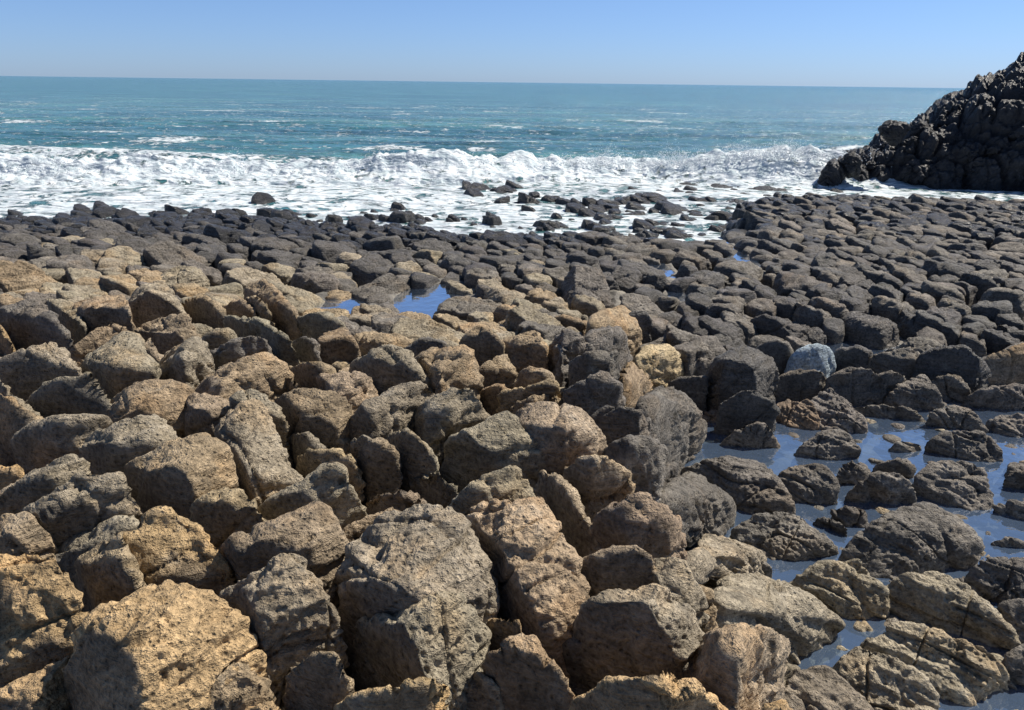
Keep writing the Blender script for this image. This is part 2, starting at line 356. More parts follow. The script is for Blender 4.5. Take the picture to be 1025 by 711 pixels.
# ------------------------------------------------------------------ traced rocks
# tone | landmark label or '' | name | screen x, y and height in dm above the bed at every corner
from_trace = """
o|largest ochre block at the bottom left, with a broad shadowed front-left face|rock|65,640,5 89,606,5 152,580,5.5 178,585,5.5 218,600,5 251,635,4 256,653,3.5 136,627,6 150,660,5 235,690,1.5 145,735,3 85,722,1 150,765,0 66,690,2
b||rock|256,656,3.5 262,684,3 249,712,1.5 170,722,2.5 160,760,0 250,760,0 215,680,3.5
o|ochre rock cut by the left edge just above the lowest left-hand ochre stone|rock|-20,565,5 10,557,5 38,554,5 62,566,5 76,592,4.5 88,606,4 64,638,3 0,668,2 -20,675,1
o||rock|-20,692,3 62,650,4 70,665,3 82,725,0 40,700,3 -20,760,1
g||rock|40,551,2 80,530,3 125,511,4 140,518,4 125,530,3.5 105,545,3 78,562,2 70,580,1 50,562,1
b||rock|80,562,3 105,540,4 124,532,5 128,555,5 128,576,2 100,597,0 82,588,0 98,572,4 120,568,4
o|large smooth ochre rock directly behind the big shadow-faced ochre block|rock|128,532,5 137,516,5 152,510,5.5 180,508,5.5 197,518,5 222,558,4 233,582,3 216,597,2 178,600,2 150,585,3 128,577,3
g|grey block with black shadowed face near left edge, above two long tan slabs|rock|16,440,3 28,426,4 48,414,4.5 80,413,5 100,414,5 108,420,4 114,434,3 80,455,1 30,468,0 18,456,1 52,421,5 68,430,4.5 78,445,3.5
b||rock|-10,402,4 18,400,4.5 38,412,4 20,430,3 0,455,1 -10,455,0
o||rock|-15,462,4 10,462,4 25,470,3.5 10,485,2 -15,497,0
g||rock|-10,505,3 20,485,4 48,468,5 70,453,5 80,460,5 86,468,4 60,490,3 20,515,1 -10,525,0
g|long pitted grey-brown block lying just left of the tan block with the wide black gap|rock|28,512,4 50,492,5 84,468,5.5 108,465,5.5 127,480,5 135,502,4 105,518,2.5 50,537,1 33,526,2
t||rock|-10,520,3 25,512,4 33,522,4 50,536,3 48,550,1 0,562,0 -10,562,0 0,540,3.5
g||rock|80,457,3 112,426,5 132,418,5.5 162,414,5.5 176,438,5 165,450,4 135,462,2 112,467,1 84,466,0 112,441,5 120,455,3
b||rock|103,402,3 142,386,5 165,381,5 189,384,5 199,395,4.5 188,410,2 160,414,1.5 115,427,0 106,413,1 125,413,4 160,404,4.5
t|flat-topped pale stone with a dark front, left of the tall pitted column|rock|171,418,2 188,398,4 215,394,4.5 234,400,4.5 230,413,4 222,432,1 178,437,0 188,408,4.5 203,414,4.5
b|big tan block with deep grooves above a wide black gap, middle of the left half|rock|124,466,3.5 152,452,5 190,433,6 208,429,6 223,438,5.5 231,464,4.5 228,482,3.5 200,497,1.5 157,511,0 142,492,1 150,470,5 190,470,5.5
y|smooth yellow-sided rock below the tan grooved block|rock|193,506,4 223,487,5 243,487,5 259,498,5 266,522,4 262,535,3 228,552,1 218,535,1.5 200,520,2
g|tall pitted grey column leaning down to the right, left of centre|column|218,433,4 228,412,5 245,401,5.5 262,403,5.5 272,420,5 298,470,3.5 299,483,2.5 268,504,0.5 256,488,1 240,486,1 225,465,2 250,470,4
g||rock|232,400,5 243,388,5.5 256,384,5.5 268,395,5 285,420,4 262,402,4.5 245,401,4.5
b||rock|272,406,3 285,395,4.5 303,389,5 333,392,5 350,410,4 350,430,2 335,445,0 290,432,1 300,410,4.5 335,420,4
g||rock|289,431,3 308,433,4 330,445,3.5 330,455,2 300,458,0 292,448,1
y||rock|299,459,2.5 320,453,4 342,452,4 355,457,4 353,464,2.5 330,470,1 303,480,0
g||rock|266,506,3.5 300,486,4.5 330,467,5.5 340,465,5.5 352,479,5 367,505,3.5 360,520,2 343,532,0.5 300,505,2 270,521,0.5 318,485,5
t|pale-topped slab with a long black shadowed front, left of the two-tiered column|rock|226,547,4 275,520,5 316,500,5.5 328,515,5.5 341,535,4.5 338,556,3 320,565,1.5 270,580,0 240,578,0 240,541,5 280,536,5.2 313,538,5
g|left stone of the upright pair standing close together left of centre|rock|352,441,4 366,436,5 382,434,5 395,448,4.5 399,475,3 392,490,1 370,501,0 357,480,1
g|right stone of the upright pair standing close together left of centre|rock|390,438,4 407,434,5 425,437,5 431,447,4.5 438,460,4 435,470,2 415,480,0 400,480,1
g|pitted grey block with high rounded back, up and right of the upright pair|rock|412,414,3 430,400,5 455,386,6 478,385,6 490,402,5 491,416,3.5 468,432,1.5 443,446,0 425,435,1 430,420,4.5 460,415,4.5
g||rock|442,446,3.5 468,430,5 500,413,5.5 520,418,5.5 540,450,4 545,466,3 515,475,2 480,480,1 461,482,0 445,465,1 478,444,4.5 495,462,3.5
g||rock|349,415,4 365,405,5 400,386,5 425,385,5 433,397,4 412,413,3 410,430,1 380,437,0 356,438,0 375,402,5 400,405,4.5
r|small rust-orange topped stone wedged behind the two-tiered column|rock|367,504,2.5 385,492,4 398,487,4.5 425,491,4 435,505,3 415,512,2 375,515,1
g||rock|410,478,2.5 440,468,4 455,482,3.5 450,500,2.5 425,505,1
g|broad rough grey-brown cap of the two-tiered column, bottom centre|column|344,588,4 350,550,4.5 372,530,5 400,512,5.5 438,508,6 470,520,5.5 480,550,5 488,590,4 478,612,3 420,615,2 360,625,1 347,605,2 372,580,5 405,582,5.5 422,595,5
g|lower tier of the two-tiered column, black shadowed face on its left, bottom centre|column|356,628,2.5 400,612,4.5 430,602,5 478,600,4.5 484,640,3 478,690,1.5 455,722,0 400,712,0 375,680,0 410,620,5 425,660,4 440,700,2.5
b||rock|346,532,4 370,514,4.5 395,506,4.5 400,515,4 370,545,2 350,555,1
g||column|446,506,4 470,488,5.5 500,470,6 522,467,6 540,495,5 535,515,4 510,520,4 470,520,2
b|longest leaning column with a yellow lit edge, right of the two-tiered column|column|462,515,4.5 490,503,5.5 515,500,6 540,500,5.5 565,540,5 590,600,3.5 597,635,2 578,667,0.5 560,665,0 520,610,1 480,545,2 500,545,5 540,610,4 565,650,2
t|narrow tan slab beside the upper right edge of the longest leaning column|rock|540,470,4 558,468,4.5 580,500,4 603,548,3 600,556,2 578,560,1 556,520,2 545,500,2
t|dark block with a smooth sandy top just right of centre|rock|512,418,4 530,404,5 550,401,5.5 570,404,5.5 590,420,5 607,450,3.5 610,460,2.5 566,472,0 545,462,0.5 525,435,1.5 530,428,5 565,426,5.5 580,413,5.5
m||rock|587,417,4 605,407,4.5 620,402,5 640,412,4.5 655,435,3 640,438,1.5 606,448,0 595,430,1
m||rock|606,449,4 625,437,5 647,433,5 660,442,4.5 664,451,3.5 655,468,1.5 635,483,0 625,470,0.5
b||rock|564,474,3.5 590,460,5 614,458,5 630,474,4 630,490,2.5 615,497,1.5 594,514,0 580,500,1
r|reddish-brown domed rock at the left edge of the right-hand pool|rock|594,517,4 612,500,5 630,493,5.5 648,494,5.5 668,512,5 681,545,2 670,551,0 610,545,0 602,530,1.5 625,525,4.5
t||rock|582,562,4 602,548,5 637,545,5 655,560,4.5 645,576,3 590,588,1
g||rock|652,556,4 672,551,4.5 690,565,4.5 707,612,2.5 697,634,1.5 680,615,3 660,585,4
g|block with a large flat square black face, bottom right of centre|column|580,612,4 600,592,5 640,582,5.5 665,582,5.5 690,615,4 705,650,3 730,711,1 720,717,0.5 680,674,0.5 610,692,0 600,682,0 585,640,1 610,597,5.5 640,593,5.8 655,603,5.5 668,645,4
o|domed ochre rock cut by the bottom edge, in front of the square black face|rock|578,705,3 610,685,5 635,672,5.5 660,669,6 685,678,5.5 710,700,4 735,730,3 600,765,0 735,765,0
m||rock|556,655,2 575,640,3 582,620,3 600,660,2 605,685,1 575,701,0
o||rock|478,615,3 503,610,4 520,620,4 518,632,3 500,658,1 482,662,0
b||rock|487,668,3 510,640,4.5 530,630,4.5 552,663,4 580,711,2.5 578,745,0 500,745,0
g||rock|455,690,2 480,665,3 498,680,3 505,735,0 455,735,0
o|low domed ochre rock cut by the bottom edge below the two-tiered column|rock|325,715,3 350,695,4.5 392,684,5 412,681,5 435,692,4.5 445,715,3 440,765,0 330,765,0
b||rock|285,680,3 310,665,4 333,643,5 345,653,5 347,690,3 330,712,1 290,740,0
g|pitted tilted block with a pointed top, right of the big ochre block|rock|222,592,4 240,580,5 278,553,6 293,551,6 303,563,5.5 325,592,5 335,600,4.5 336,625,3.5 322,645,2 288,680,0 272,660,1 240,620,2 262,620,4.5
g||rock|310,560,2 335,555,3 348,565,3 343,590,2 330,590,1
o||rock|245,715,3 262,702,4 282,708,3 285,745,0 245,745,0
m|square dark block near the left edge above the pitted grey stones|rock|-8,310,4 25,301,5 40,301,5 57,320,4.5 72,342,3 50,346,1 16,347,0 -8,330,1
g||rock|46,300,3.5 68,298,4 80,325,3 84,335,1.5 68,338,0.5
b||rock|68,302,3.5 98,295,4.5 124,298,5 130,318,4 118,322,2 84,329,0 72,315,1 80,305,4.5 105,304,4.5 115,315,3
g||rock|128,305,3 143,286,5 162,282,5 176,295,4.5 188,313,3 170,316,1 135,316,0 150,290,5 165,300,3.5
o||rock|-8,325,3 4,328,3.5 15,348,2.5 8,356,0 -8,358,0
g||rock|-5,362,4 20,348,5 52,343,5 65,352,4.5 60,365,4 80,372,3.5 60,385,2 25,398,1 0,385,1
g||rock|24,398,3 58,382,4.5 82,374,5 95,385,4.5 107,413,3 80,420,1 45,416,0 32,410,1
g||rock|-8,372,4 5,378,4 22,400,3.5 35,415,3 0,425,1 -8,425,0
g||rock|80,364,3.5 105,345,5 125,330,5.5 137,338,5 152,372,4 152,384,2.5 125,395,1 102,398,0 88,380,1 110,365,4.5
b||rock|70,345,3 95,330,4 118,322,4.5 125,328,4 100,348,2 80,362,1
t||rock|136,330,3 160,318,4 186,315,4.5 194,325,4 182,338,3 165,354,0.5 150,338,1
t||rock|140,345,3 148,336,3.5 160,350,3 163,368,2 150,372,0
g||rock|154,380,2 175,352,4.5 195,336,5.5 207,340,5 211,360,4 205,380,2.5 190,395,1 156,383,0 180,360,5 185,378,3
b||rock|190,303,3 205,300,4 222,304,4 230,315,3 205,325,1 188,320,0
g||rock|200,340,3 215,329,4 230,329,4 238,340,3 212,350,0
m||rock|206,356,3 225,342,4.5 252,334,5 265,340,4.5 270,350,3 240,358,1 205,368,0
b||rock|196,392,3 205,376,4.5 242,356,5.5 270,351,5.5 285,366,4.5 280,378,3 255,385,2 232,398,0 200,394,0 215,385,4.8 250,370,5
b||rock|256,378,3 272,372,4 290,372,4.5 302,392,3 275,400,1
g||rock|225,318,3 250,317,4 278,330,4.5 298,352,3 290,358,1.5 270,350,1 240,335,1
b||rock|245,290,3.5 262,283,4.5 275,290,4.5 297,318,3 297,325,1.5 280,325,1 262,300,1.5
b||rock|246,298,4 258,295,4.5 275,315,3 268,326,1 255,315,1
b||rock|222,308,2.5 242,298,4 258,312,3 240,318,0
g||rock|299,318,3 312,311,4 330,313,4 342,325,3.5 335,333,1.5 305,330,0
m||rock|292,342,2.5 305,334,3.5 318,342,3 315,352,0.5 300,354,0
t||rock|318,340,2.5 335,325,3 355,335,3 350,350,1 325,352,0
b||rock|290,368,3 308,364,4.5 330,366,4.5 333,376,2.5 302,390,0
t||rock|318,378,3.5 335,373,4.5 358,371,5 370,382,4.5 378,395,3 352,410,0 335,392,1 335,388,4.8 355,382,5
g||rock|350,365,3.5 368,355,5 385,345,5.5 402,347,5.5 418,372,4.5 433,395,3 410,395,1.5 380,395,1 358,375,1
m||rock|405,345,3 420,336,4 445,343,3.5 447,352,2 417,361,0
b||rock|417,363,4 432,352,4.5 460,347,5 470,355,5 478,374,3.5 437,394,0 425,380,1 440,372,5 465,362,5
b||rock|463,338,3 478,326,4 495,331,4 503,345,3 503,353,2 482,358,1 470,350,1
b||rock|478,366,2.5 505,353,3 516,370,2 498,380,0.5 490,372,1
b||rock|497,340,3 530,328,4 544,345,3.5 540,358,2 516,370,1 503,352,2
t|small rounded ochre boulder sitting on slabs near the middle of the photo|rock|519,376,2.5 530,362,4 545,364,4 552,374,3 538,384,1 523,386,0
y||rock|503,398,2.5 530,385,3.5 555,379,4 563,388,3 540,396,2 512,404,1
b||rock|510,408,2 530,397,3 560,392,3 565,400,2 530,410,1
m||rock|545,350,2.5 563,329,4.5 580,335,4.5 592,350,3 590,365,1 560,372,0 562,345,4
b||rock|480,392,2 498,382,3 515,392,3 512,410,1 490,405,0
m||rock|570,348,3 590,332,4.5 610,324,5 622,335,4.5 625,345,3 600,352,1 574,356,0
b||rock|588,318,3 605,311,4 625,308,4 640,330,3 620,325,1 600,325,0
d||rock|625,313,4 645,309,4.5 652,322,3 642,333,0 630,325,1
m||rock|572,362,3.5 588,351,4.5 610,349,4.5 617,358,3.5 600,372,1 574,383,0
m||rock|612,355,3 625,347,4 632,360,2.5 620,370,0.5
m||rock|566,388,4 582,376,5 605,372,5 618,382,4.5 622,397,3 590,409,0 568,405,0
b||rock|615,375,2 630,362,3 645,375,2.5 652,385,1.5 635,394,0 620,390,0.5
y||rock|634,352,4 652,343,4.5 666,341,5 676,355,4 681,366,2.5 665,374,0 650,368,0.5 645,352,4.6 660,351,4.8
m||rock|672,349,3.5 695,337,4.5 715,336,4.5 726,352,3 705,357,1 680,361,0 690,350,4.3
m||rock|677,370,1.5 700,360,3 715,358,3 718,366,1.5 685,374,0
m||rock|670,380,3 690,373,4 708,374,4 706,388,1.5 688,398,0
d|biggest dark boulder behind the right-hand pool, left of the pale blue-grey one|rock|712,368,4 728,352,5.5 745,346,6 762,354,5.5 778,364,4.5 773,385,2.5 768,398,0.5 730,400,0 715,395,0 725,358,6 750,362,5.8 757,375,4.5
m||rock|634,398,4 650,391,5 670,388,5 690,397,4.5 702,415,3.5 704,427,2 693,437,0.5 665,442,0 650,425,1 660,410,4.5
m||pool_rock|650,500,2.5 665,482,4 685,476,4 712,488,4 730,505,2.5 722,520,0.5 690,518,0.5 660,508,0
m||pool_rock|656,472,2 668,462,3 680,467,2.5 678,477,1 660,478,0
m||pool_rock|663,508,2 672,503,3 690,510,3 703,522,1 690,528,0 668,526,0
m|broad dark-faced rock at the pool's left side, standing higher than its neighbours|pool_rock|684,467,2.5 715,459,4 745,457,4.5 762,460,4.5 785,482,3.5 796,505,1.5 770,511,0 740,510,0 722,488,1 690,475,1 730,465,4.5
m||pool_rock|775,476,2.5 800,462,4 825,465,4 838,485,2.5 835,500,0.5 800,503,0 788,490,0.5
m||pool_rock|733,522,2.5 757,511,3.5 785,510,4 803,517,3.5 822,535,2.5 833,546,1 810,555,0 780,561,0 757,545,0.5
g||pool_rock|688,546,2 705,537,3.5 728,537,3.5 750,545,3 767,556,1.5 753,570,0 735,573,0 705,575,0
m||pool_rock|752,572,1 762,561,2 773,567,1.5 772,575,0 755,577,0
g||pool_rock|718,594,2 733,579,3.5 770,577,4 790,585,4 815,598,3.5 840,622,1.5 822,635,0.5 800,649,0 770,635,0 720,610,0
g||pool_rock|800,571,3 828,558,4 855,559,4 875,577,3.5 890,600,2 885,609,0.5 842,617,0 815,593,0.5
m|tallest wide rock standing in the right-hand pool, dark front|pool_rock|845,550,2 855,530,4 880,515,5 905,502,5.5 925,496,5.5 948,510,4.5 972,525,4 975,540,3 962,552,1 950,568,0 900,575,0 880,577,0 850,555,0.5 890,520,5.5 930,525,4.5
g||pool_rock|882,585,2.5 900,573,4 955,570,4.5 975,585,4 1000,617,3 1010,635,1.5 985,643,0 950,630,0 900,608,0.5
g|long creased rock in the pool, nearest the bottom right corner|pool_rock|866,636,3 885,622,4 910,617,4.5 945,628,4.5 980,641,4 1001,662,3 1005,676,1.5 985,685,0.5 963,703,0 945,695,0 915,668,0.5 880,648,0.5
g||pool_rock|835,660,3 858,645,4 882,653,4.5 917,677,4 940,700,3 935,725,0 880,735,0 840,690,1
g||pool_rock|785,690,2.5 800,668,4.5 825,666,4.5 850,680,4 880,711,3 870,740,0 790,740,0
m||pool_rock|966,570,3 990,556,4.5 1015,553,4.5 1050,560,4 1050,600,1 1010,605,0 985,592,0.5
m||pool_rock|1003,602,3 1018,595,4 1050,600,4 1050,650,0 1008,640,0
m||pool_rock|1003,655,3 1020,640,4 1050,640,4 1050,690,0 1012,680,0
t|tan-topped block with a dark hollow front between the square black face and the pool|rock|694,643,4 706,627,5 740,618,5.5 768,630,5 785,646,4.5 777,665,3 770,690,1 720,698,0 705,670,1 708,650,5.2 740,648,5.5
g||pool_rock|770,668,2 785,655,3 800,665,3 795,685,1 775,697,0
o||rock|725,715,3 750,701,4 775,703,4 790,715,3 780,745,0 730,745,0
g||pool_rock|885,712,2.5 920,702,3 950,710,3 950,745,0 885,745,0
m||pool_rock|803,446,1.5 822,430,3.5 843,429,3.5 862,446,2 850,456,0.5 831,461,0 815,455,0
m||pool_rock|892,446,.8 905,441,1.5 921,444,1 910,452,0 897,451,0
m|humped rock alone in the upper right part of the big pool|pool_rock|930,436,2.5 948,428,3.5 980,430,3.5 1004,451,1.5 978,461,0 942,454,0
m||pool_rock|931,411,2.5 955,404,3 975,410,3 987,426,1 968,430,0 945,424,0
m||pool_rock|990,418,2 1010,413,2.5 1050,418,2.5 1050,440,0 1010,436,0
m||pool_rock|890,390,3 907,378,4.5 925,376,4.5 935,386,4 945,402,1.5 935,408,0 900,405,0
m||pool_rock|931,380,3 950,374,4.5 962,377,4 971,395,1.5 962,401,0 942,399,0
m||pool_rock|972,395,2 990,386,4 1015,381,4.5 1050,385,4 1050,410,0 990,408,0
d|long flat-fronted dark rock near the right edge behind the pool|rock|920,353,4 942,345,5 962,343,5.5 980,357,4.5 987,375,1 965,379,0 930,376,0
b||rock|983,360,3 1010,348,4 1050,340,4.5 1050,382,0 990,378,0
m||rock|872,356,3 890,347,4 912,347,4 925,362,3 928,373,1 905,376,0 880,368,0
p|pale blue-grey rounded boulder among the dark rocks on the right|boulder|789,355,3 797,343,5 810,339,5.5 826,341,5 836,353,3 828,364,0.5 795,367,0
m||rock|750,348,3 773,338,4.5 788,343,4 790,357,2 778,364,0 760,360,0
d||rock|836,350,2.5 855,343,4 870,350,3.5 873,360,0.5 845,359,0
m||rock|776,377,2.5 800,368,3.5 820,371,3.5 832,390,1 800,397,0 780,388,0
m||rock|826,378,3 850,366,4 872,368,4 888,393,1 862,400,0 835,393,0
m||rock|872,373,3 890,367,4 905,375,3 903,388,0 882,388,0
d|dark dome-shaped rock at the near edge of the boulders behind the pool's left end|rock|722,403,3 738,390,4.5 762,390,4.5 775,402,3.5 772,420,0.5 735,425,0
r||pool_rock|773,403,2.5 792,397,3.5 810,400,3.5 819,420,1.5 805,430,0 785,425,0
m||pool_rock|808,402,2.5 830,391,4 848,397,4 868,420,2 865,430,0 820,430,0
m||pool_rock|727,436,1.5 745,427,3 770,428,3 778,438,1.5 755,448,0 735,445,0
r||pool_rock|702,415,1 715,409,1.5 727,412,1.5 724,421,.3 706,422,0
m||pool_rock|855,405,1.5 885,404,2 910,408,2 923,418,.5 890,418,0 860,413,0
m||pool_rock|875,464,1.5 897,458,3 915,464,2 910,473,0 885,473,0
m||pool_rock|850,488,2 872,474,4 895,472,4 917,487,2.5 912,503,0 880,500,0 860,497,0
m||pool_rock|915,478,2.5 925,464,4 945,462,4 978,466,3.5 990,478,2.5 983,487,1.5 993,504,.5 970,511,0 930,500,0
m||pool_rock|835,475,1.5 848,465,2.5 870,468,2 868,480,.5 845,485,0
m||pool_rock|833,510,1.5 848,503,2.5 868,510,2 865,522,.5 845,527,0
m||pool_rock|815,518,.8 830,515,1.5 849,528,1.2 842,535,0 822,528,0
m||pool_rock|996,505,1 1015,502,1.5 1050,512,1.5 1050,525,0 1010,517,0
m||pool_rock|1007,477,1.5 1022,468,3 1050,470,3 1050,490,0 1012,484,0
m||pool_rock|993,540,.6 1010,536,1 1030,540,1 1020,548,0 1000,546,0
"""
KN = {'rock': ('basalt_block', 'basalt block', 'basalt blocks of the dry reef'), 'column': ('basalt_block', 'basalt block', 'basalt blocks of the dry reef'),
      'pool_rock': ('tide_pool_rock', 'pool rock', 'rocks standing in the tide pool'), 'boulder': ('loose_boulder', 'boulder', None)}
records = []      # dict: pts, tone, label, kind, foot (2D), centre, px
for li, line in enumerate(x for x in from_trace.strip().split('\n')):
    tone, lab, kind, ps = line.split('|')
    P = []
    scr = [tuple(float(v) for v in q.split(',')) for q in ps.split()]
    for (x, y, h) in scr:
        P.append(hit(x, y, h*0.1 * (0.62 if kind == 'pool_rock' else 1.02)))
    P = np.array(P); cc = P.mean(0)
    P[:, :2] = cc[:2] + (P[:, :2]-cc[:2])*(1.12 if kind == 'pool_rock' else 1.07)
    base = P.copy(); base[:, :2] = cc[:2] + (P[:, :2]-cc[:2])*(1.0 if kind == 'pool_rock' else 1.05)
    dz = datum(P[:, 0], P[:, 1]); base[:, 2] = dz - (0.12 if kind == 'pool_rock' else 0.3)
    sx = [s[0] for s in scr]; sy = [s[1] for s in scr]
    records.append(dict(pts=np.vstack([P, base]), tone=tone, label=lab, kind=kind, foot=P[:, :2], c=cc, wpx=max(sx)-min(sx), hpx=max(sy)-min(sy),
                        cpx=(sum(sx)/len(sx), sum(sy)/len(sy)), power={'pool_rock': 11.0, 'boulder': 10.0}.get(kind, 36.0), traced=True))

# ------------------------------------------------------------------ rocks between and behind the traced ones
def hull2(p):
    p = sorted(map(tuple, p)); 
    def half(q):
        h = []
        for a in q:
            while len(h) > 1 and (h[-1][0]-h[-2][0])*(a[1]-h[-2][1])-(h[-1][1]-h[-2][1])*(a[0]-h[-2][0]) <= 0: h.pop()
            h.append(a)
        return h[:-1]
    return np.array(half(p)+half(p[::-1]))
feet = [(hull2(r['foot']), r['c']) for r in records]
def inside(pt, hl):
    """signed distance, positive inside"""
    a = hl; b = np.roll(hl, -1, 0); e = b-a; L = np.hypot(e[:, 0], e[:, 1])+1e-9
    return ((e[:, 0]*(pt[1]-a[:, 1])-e[:, 1]*(pt[0]-a[:, 0]))/L).min()
def in_pool(x, y):
    return min([((x-a)/rx)**2+((y-b)/ry)**2 for a, b, rx, ry in POOLS])
def auto_rock(x, y, s, r_, kind='rock'):
    far = ss(12, 17, y); z0 = float(datum(x, y))
    hgt = min(s, 0.55)*r_.uniform(0.22, 0.48)*(1-0.25*ss(1.5, 5, x)*ss(8, 10, y))*(1-0.18*ss(6, 8, y))*(1-0.25*ss(11, 15, y))*(1+0.55*ss(12, 14.5, y)*ss(4, 0, x))
    yaw = r_.normal(0.50, 0.22 if x < 1 else 0.4); el = r_.uniform(0.8, 1.12) if x > 1 else r_.uniform(0.85, 1.25)
    k = int(r_.integers(4, 7)); P = []; ph0 = math.pi/4+r_.normal(0, 0.2)
    lean = np.array([r_.normal(-0.03, 0.06), r_.normal(0.0, 0.06)])
    tx, ty = r_.normal(-0.14, 0.12), r_.normal(-0.02, 0.12)      # the top falls away to the right and back
    for i in range(k):
        a = ph0+2*math.pi*(i+r_.uniform(-0.15, 0.15))/k; rr = s*(0.60 if k < 5 else 0.56)*r_.uniform(0.86, 1.08)
        u, v = rr*math.cos(a)*el, rr*math.sin(a)/el*1.1
        dx, dy = u*math.cos(yaw)+v*math.sin(yaw), -u*math.sin(yaw)+v*math.cos(yaw)
        hz = hgt + tx*dx + ty*dy
        P.append((x+dx*0.82+lean[0]*hz*2, y+dy*0.82+lean[1]*hz*2, z0+max(hz, 0.05)))
        P.append((x+dx*1.02, y+dy*1.02, z0+max(0.02, hz*0.35)))
        P.append((x+dx*1.14, y+dy*1.14, z0-0.3))
    t = float(noise(np.array([[x*0.7, y*0.7, 3.0]]))[0]); q = r_.random()
    dry = (1-ss(9.5, 16.5, y+0.12*(x+3)*(x > -3)))
    right = ss(0.2, 2.6, x)
    if float(z0) < 0.16: tone = 'k'
    elif right > 0.5: tone = 'k' if q < 0.6*ss(13.5, 19, y) else ('d' if q < 0.62 else 'm')
    else:
        if y > 13.2: tone = 'k' if q < ss(12.5, 15.6, y) else 'd'
        elif y > 10.5: tone = 'd' if q < ss(9.5, 14.0, y) else ('m' if q < 0.8 else 'g')
        else: tone = 'o' if (t > 0.25 and x < -3) else ('g' if q < 0.45 else ('b' if q < 0.8 else 'm'))
        if y > 8 and x < -5 and t > 0.1 and y < 12.5: tone = 't' if q < 0.12 else ('b' if q < 0.6 else 'g')
    P = np.array(P); pr = [proj(p) for p in P if p[2] > z0]
    sx = [a[0] for a in pr]; sy = [a[1] for a in pr]
    return dict(pts=P, tone=tone, label='', kind=kind, foot=P[:, :2], c=np.array([x, y, z0+hgt*0.6]), wpx=max(sx)-min(sx), hpx=max(sy)-min(sy),
                cpx=(sum(sx)/len(sx), sum(sy)/len(sy)), power=r_.uniform(9, 26), traced=False)
autos = []
# lattice of cells in rows; spacing grows a little with distance
def try_place(x, y, s, margin, pools=True):
    pt = np.array([x, y])
    low = pools and (in_pool(x, y+1.0) < 1.2 or in_pool(x, y+0.65) < 1.2)
    if low: s *= 0.6
    if pools and (in_pool(x, y) < 1.15 or in_pool(x, y+0.35) < 0.9 or in_pool(x, y+0.65) < 0.6): return
    for hl, c in feet:
        if abs(c[0]-x) < 1.6 and abs(c[1]-y) < 1.6 and inside(pt, hl) > -margin: return
    r_ = np.random.default_rng(int((x+50)*1000)*7+int(y*1000))
    for (bx, by, bs) in bigs:
        if (bx-x)**2+(by-y)**2 < (0.40*(bs+s))**2 and bs > s: return
    if s > 0.6: bigs.append((x, y, s))
    autos.append(auto_rock(x, y, s, r_))
bigs = []
for k in range(200):
    y = rng.uniform(5.5, 17.5); x = rng.uniform(-0.75*y-2, 0.75*y+2); s = rng.uniform(0.62, 0.92)*(1-0.2*ss(12, 17, y))
    if y < 8.2 and x > 0.9: continue
    if float(datum(x, y)) < 0.1: continue
    if any((bx-x)**2+(by-y)**2 < (0.52*(bs+s))**2 for bx, by, bs in bigs): continue
    try_place(x, y, s, s*0.42)
y = 1.4; row = 0
while y < 25:
    s = 0.46 if y < 9 else (0.42 if y < 12 else 0.45)
    x = -24.0 - (y*0.55) % s + rng.normal(0, 0.03)
    while x < 27:
        hw = 0.72*y+1.6
        xx = x + rng.normal(0, s*0.09); yy = y + rng.normal(0, s*(0.09 if xx < 1 else 0.14))
        x += s*(1.04 if xx < 2 else 1.02)*(1-0.30*float(ss(10.5, 14, yy)*ss(4, 0, xx)))
        if abs(xx) > hw*1.5 + 1: continue
        z = float(datum(xx, yy))
        if yy < 8.0 and xx > 0.9: 
            if xx < 8.5: continue                               # the pool itself; only traced rocks stand here
        dens = 1.0
        if z < 0.0: dens = 0.8 if -0.12 < z else (0.42 if yy < 25 else 0)
        if z < -0.14: dens = 0.10
        if yy > 22 and z < -0.1: dens = 0.05
        if rng.random() > dens: continue
        sz = s*(1-0.30*ss(10.5, 14, yy)*ss(4, 0, xx))*rng.uniform(0.72, 1.45)*(0.8 if z < 0 else 1.0)
        try_place(xx, yy, sz, sz*(0.36 if yy < 9 else 0.42))
    y += s*0.80*(1-0.22*float(ss(11.5, 14, y))); row += 1
# fallen bits filling the gaps of the near reef
for k in range(2200):
    yy = rng.uniform(1.8, 9.5); xx = rng.uniform(-0.72*yy-1.5, 1.0)
    s = 0.07+0.24*rng.random()**1.5
    pt = np.array([xx, yy]); ok = True
    for hl, c in feet:
        if abs(c[0]-xx) < 1.2 and abs(c[1]-yy) < 1.2 and inside(pt, hl) > -s*0.1: ok = False; break
    if ok and all((a['c'][0]-xx)**2+(a['c'][1]-yy)**2 > (0.16+s*0.4)**2 for a in autos):
        autos.append(auto_rock(xx, yy, s, np.random.default_rng(k)))
for k in range(2000):
    yy = rng.uniform(2.4, 8.3); xx = rng.uniform(0.95, 0.75*yy+1.2); s = 0.10+0.30*rng.random()**1.6
    if any(abs(c[0]-xx) < 1.2 and abs(c[1]-yy) < 1.2 and inside(np.array([xx, yy]), hl) > -s*0.42 for hl, c in feet): continue
    if any((a['c'][0]-xx)**2+(a['c'][1]-yy)**2 < (s*0.55+0.10)**2 for a in autos): continue
    if noise(np.array([[xx*0.8, yy*0.8, 33.0]]))[0] < -0.35 and s > 0.2: continue
    a = auto_rock(xx, yy, s, np.random.default_rng(k+77)); a['tone'] = 'm' if k % 3 else 'g'; zb = float(datum(xx, yy))
    a['pts'][:, 2] = np.where(a['pts'][:, 2] > zb, zb+(a['pts'][:, 2]-zb)*0.55-0.02, a['pts'][:, 2]); a['pool'] = True; autos.append(a)
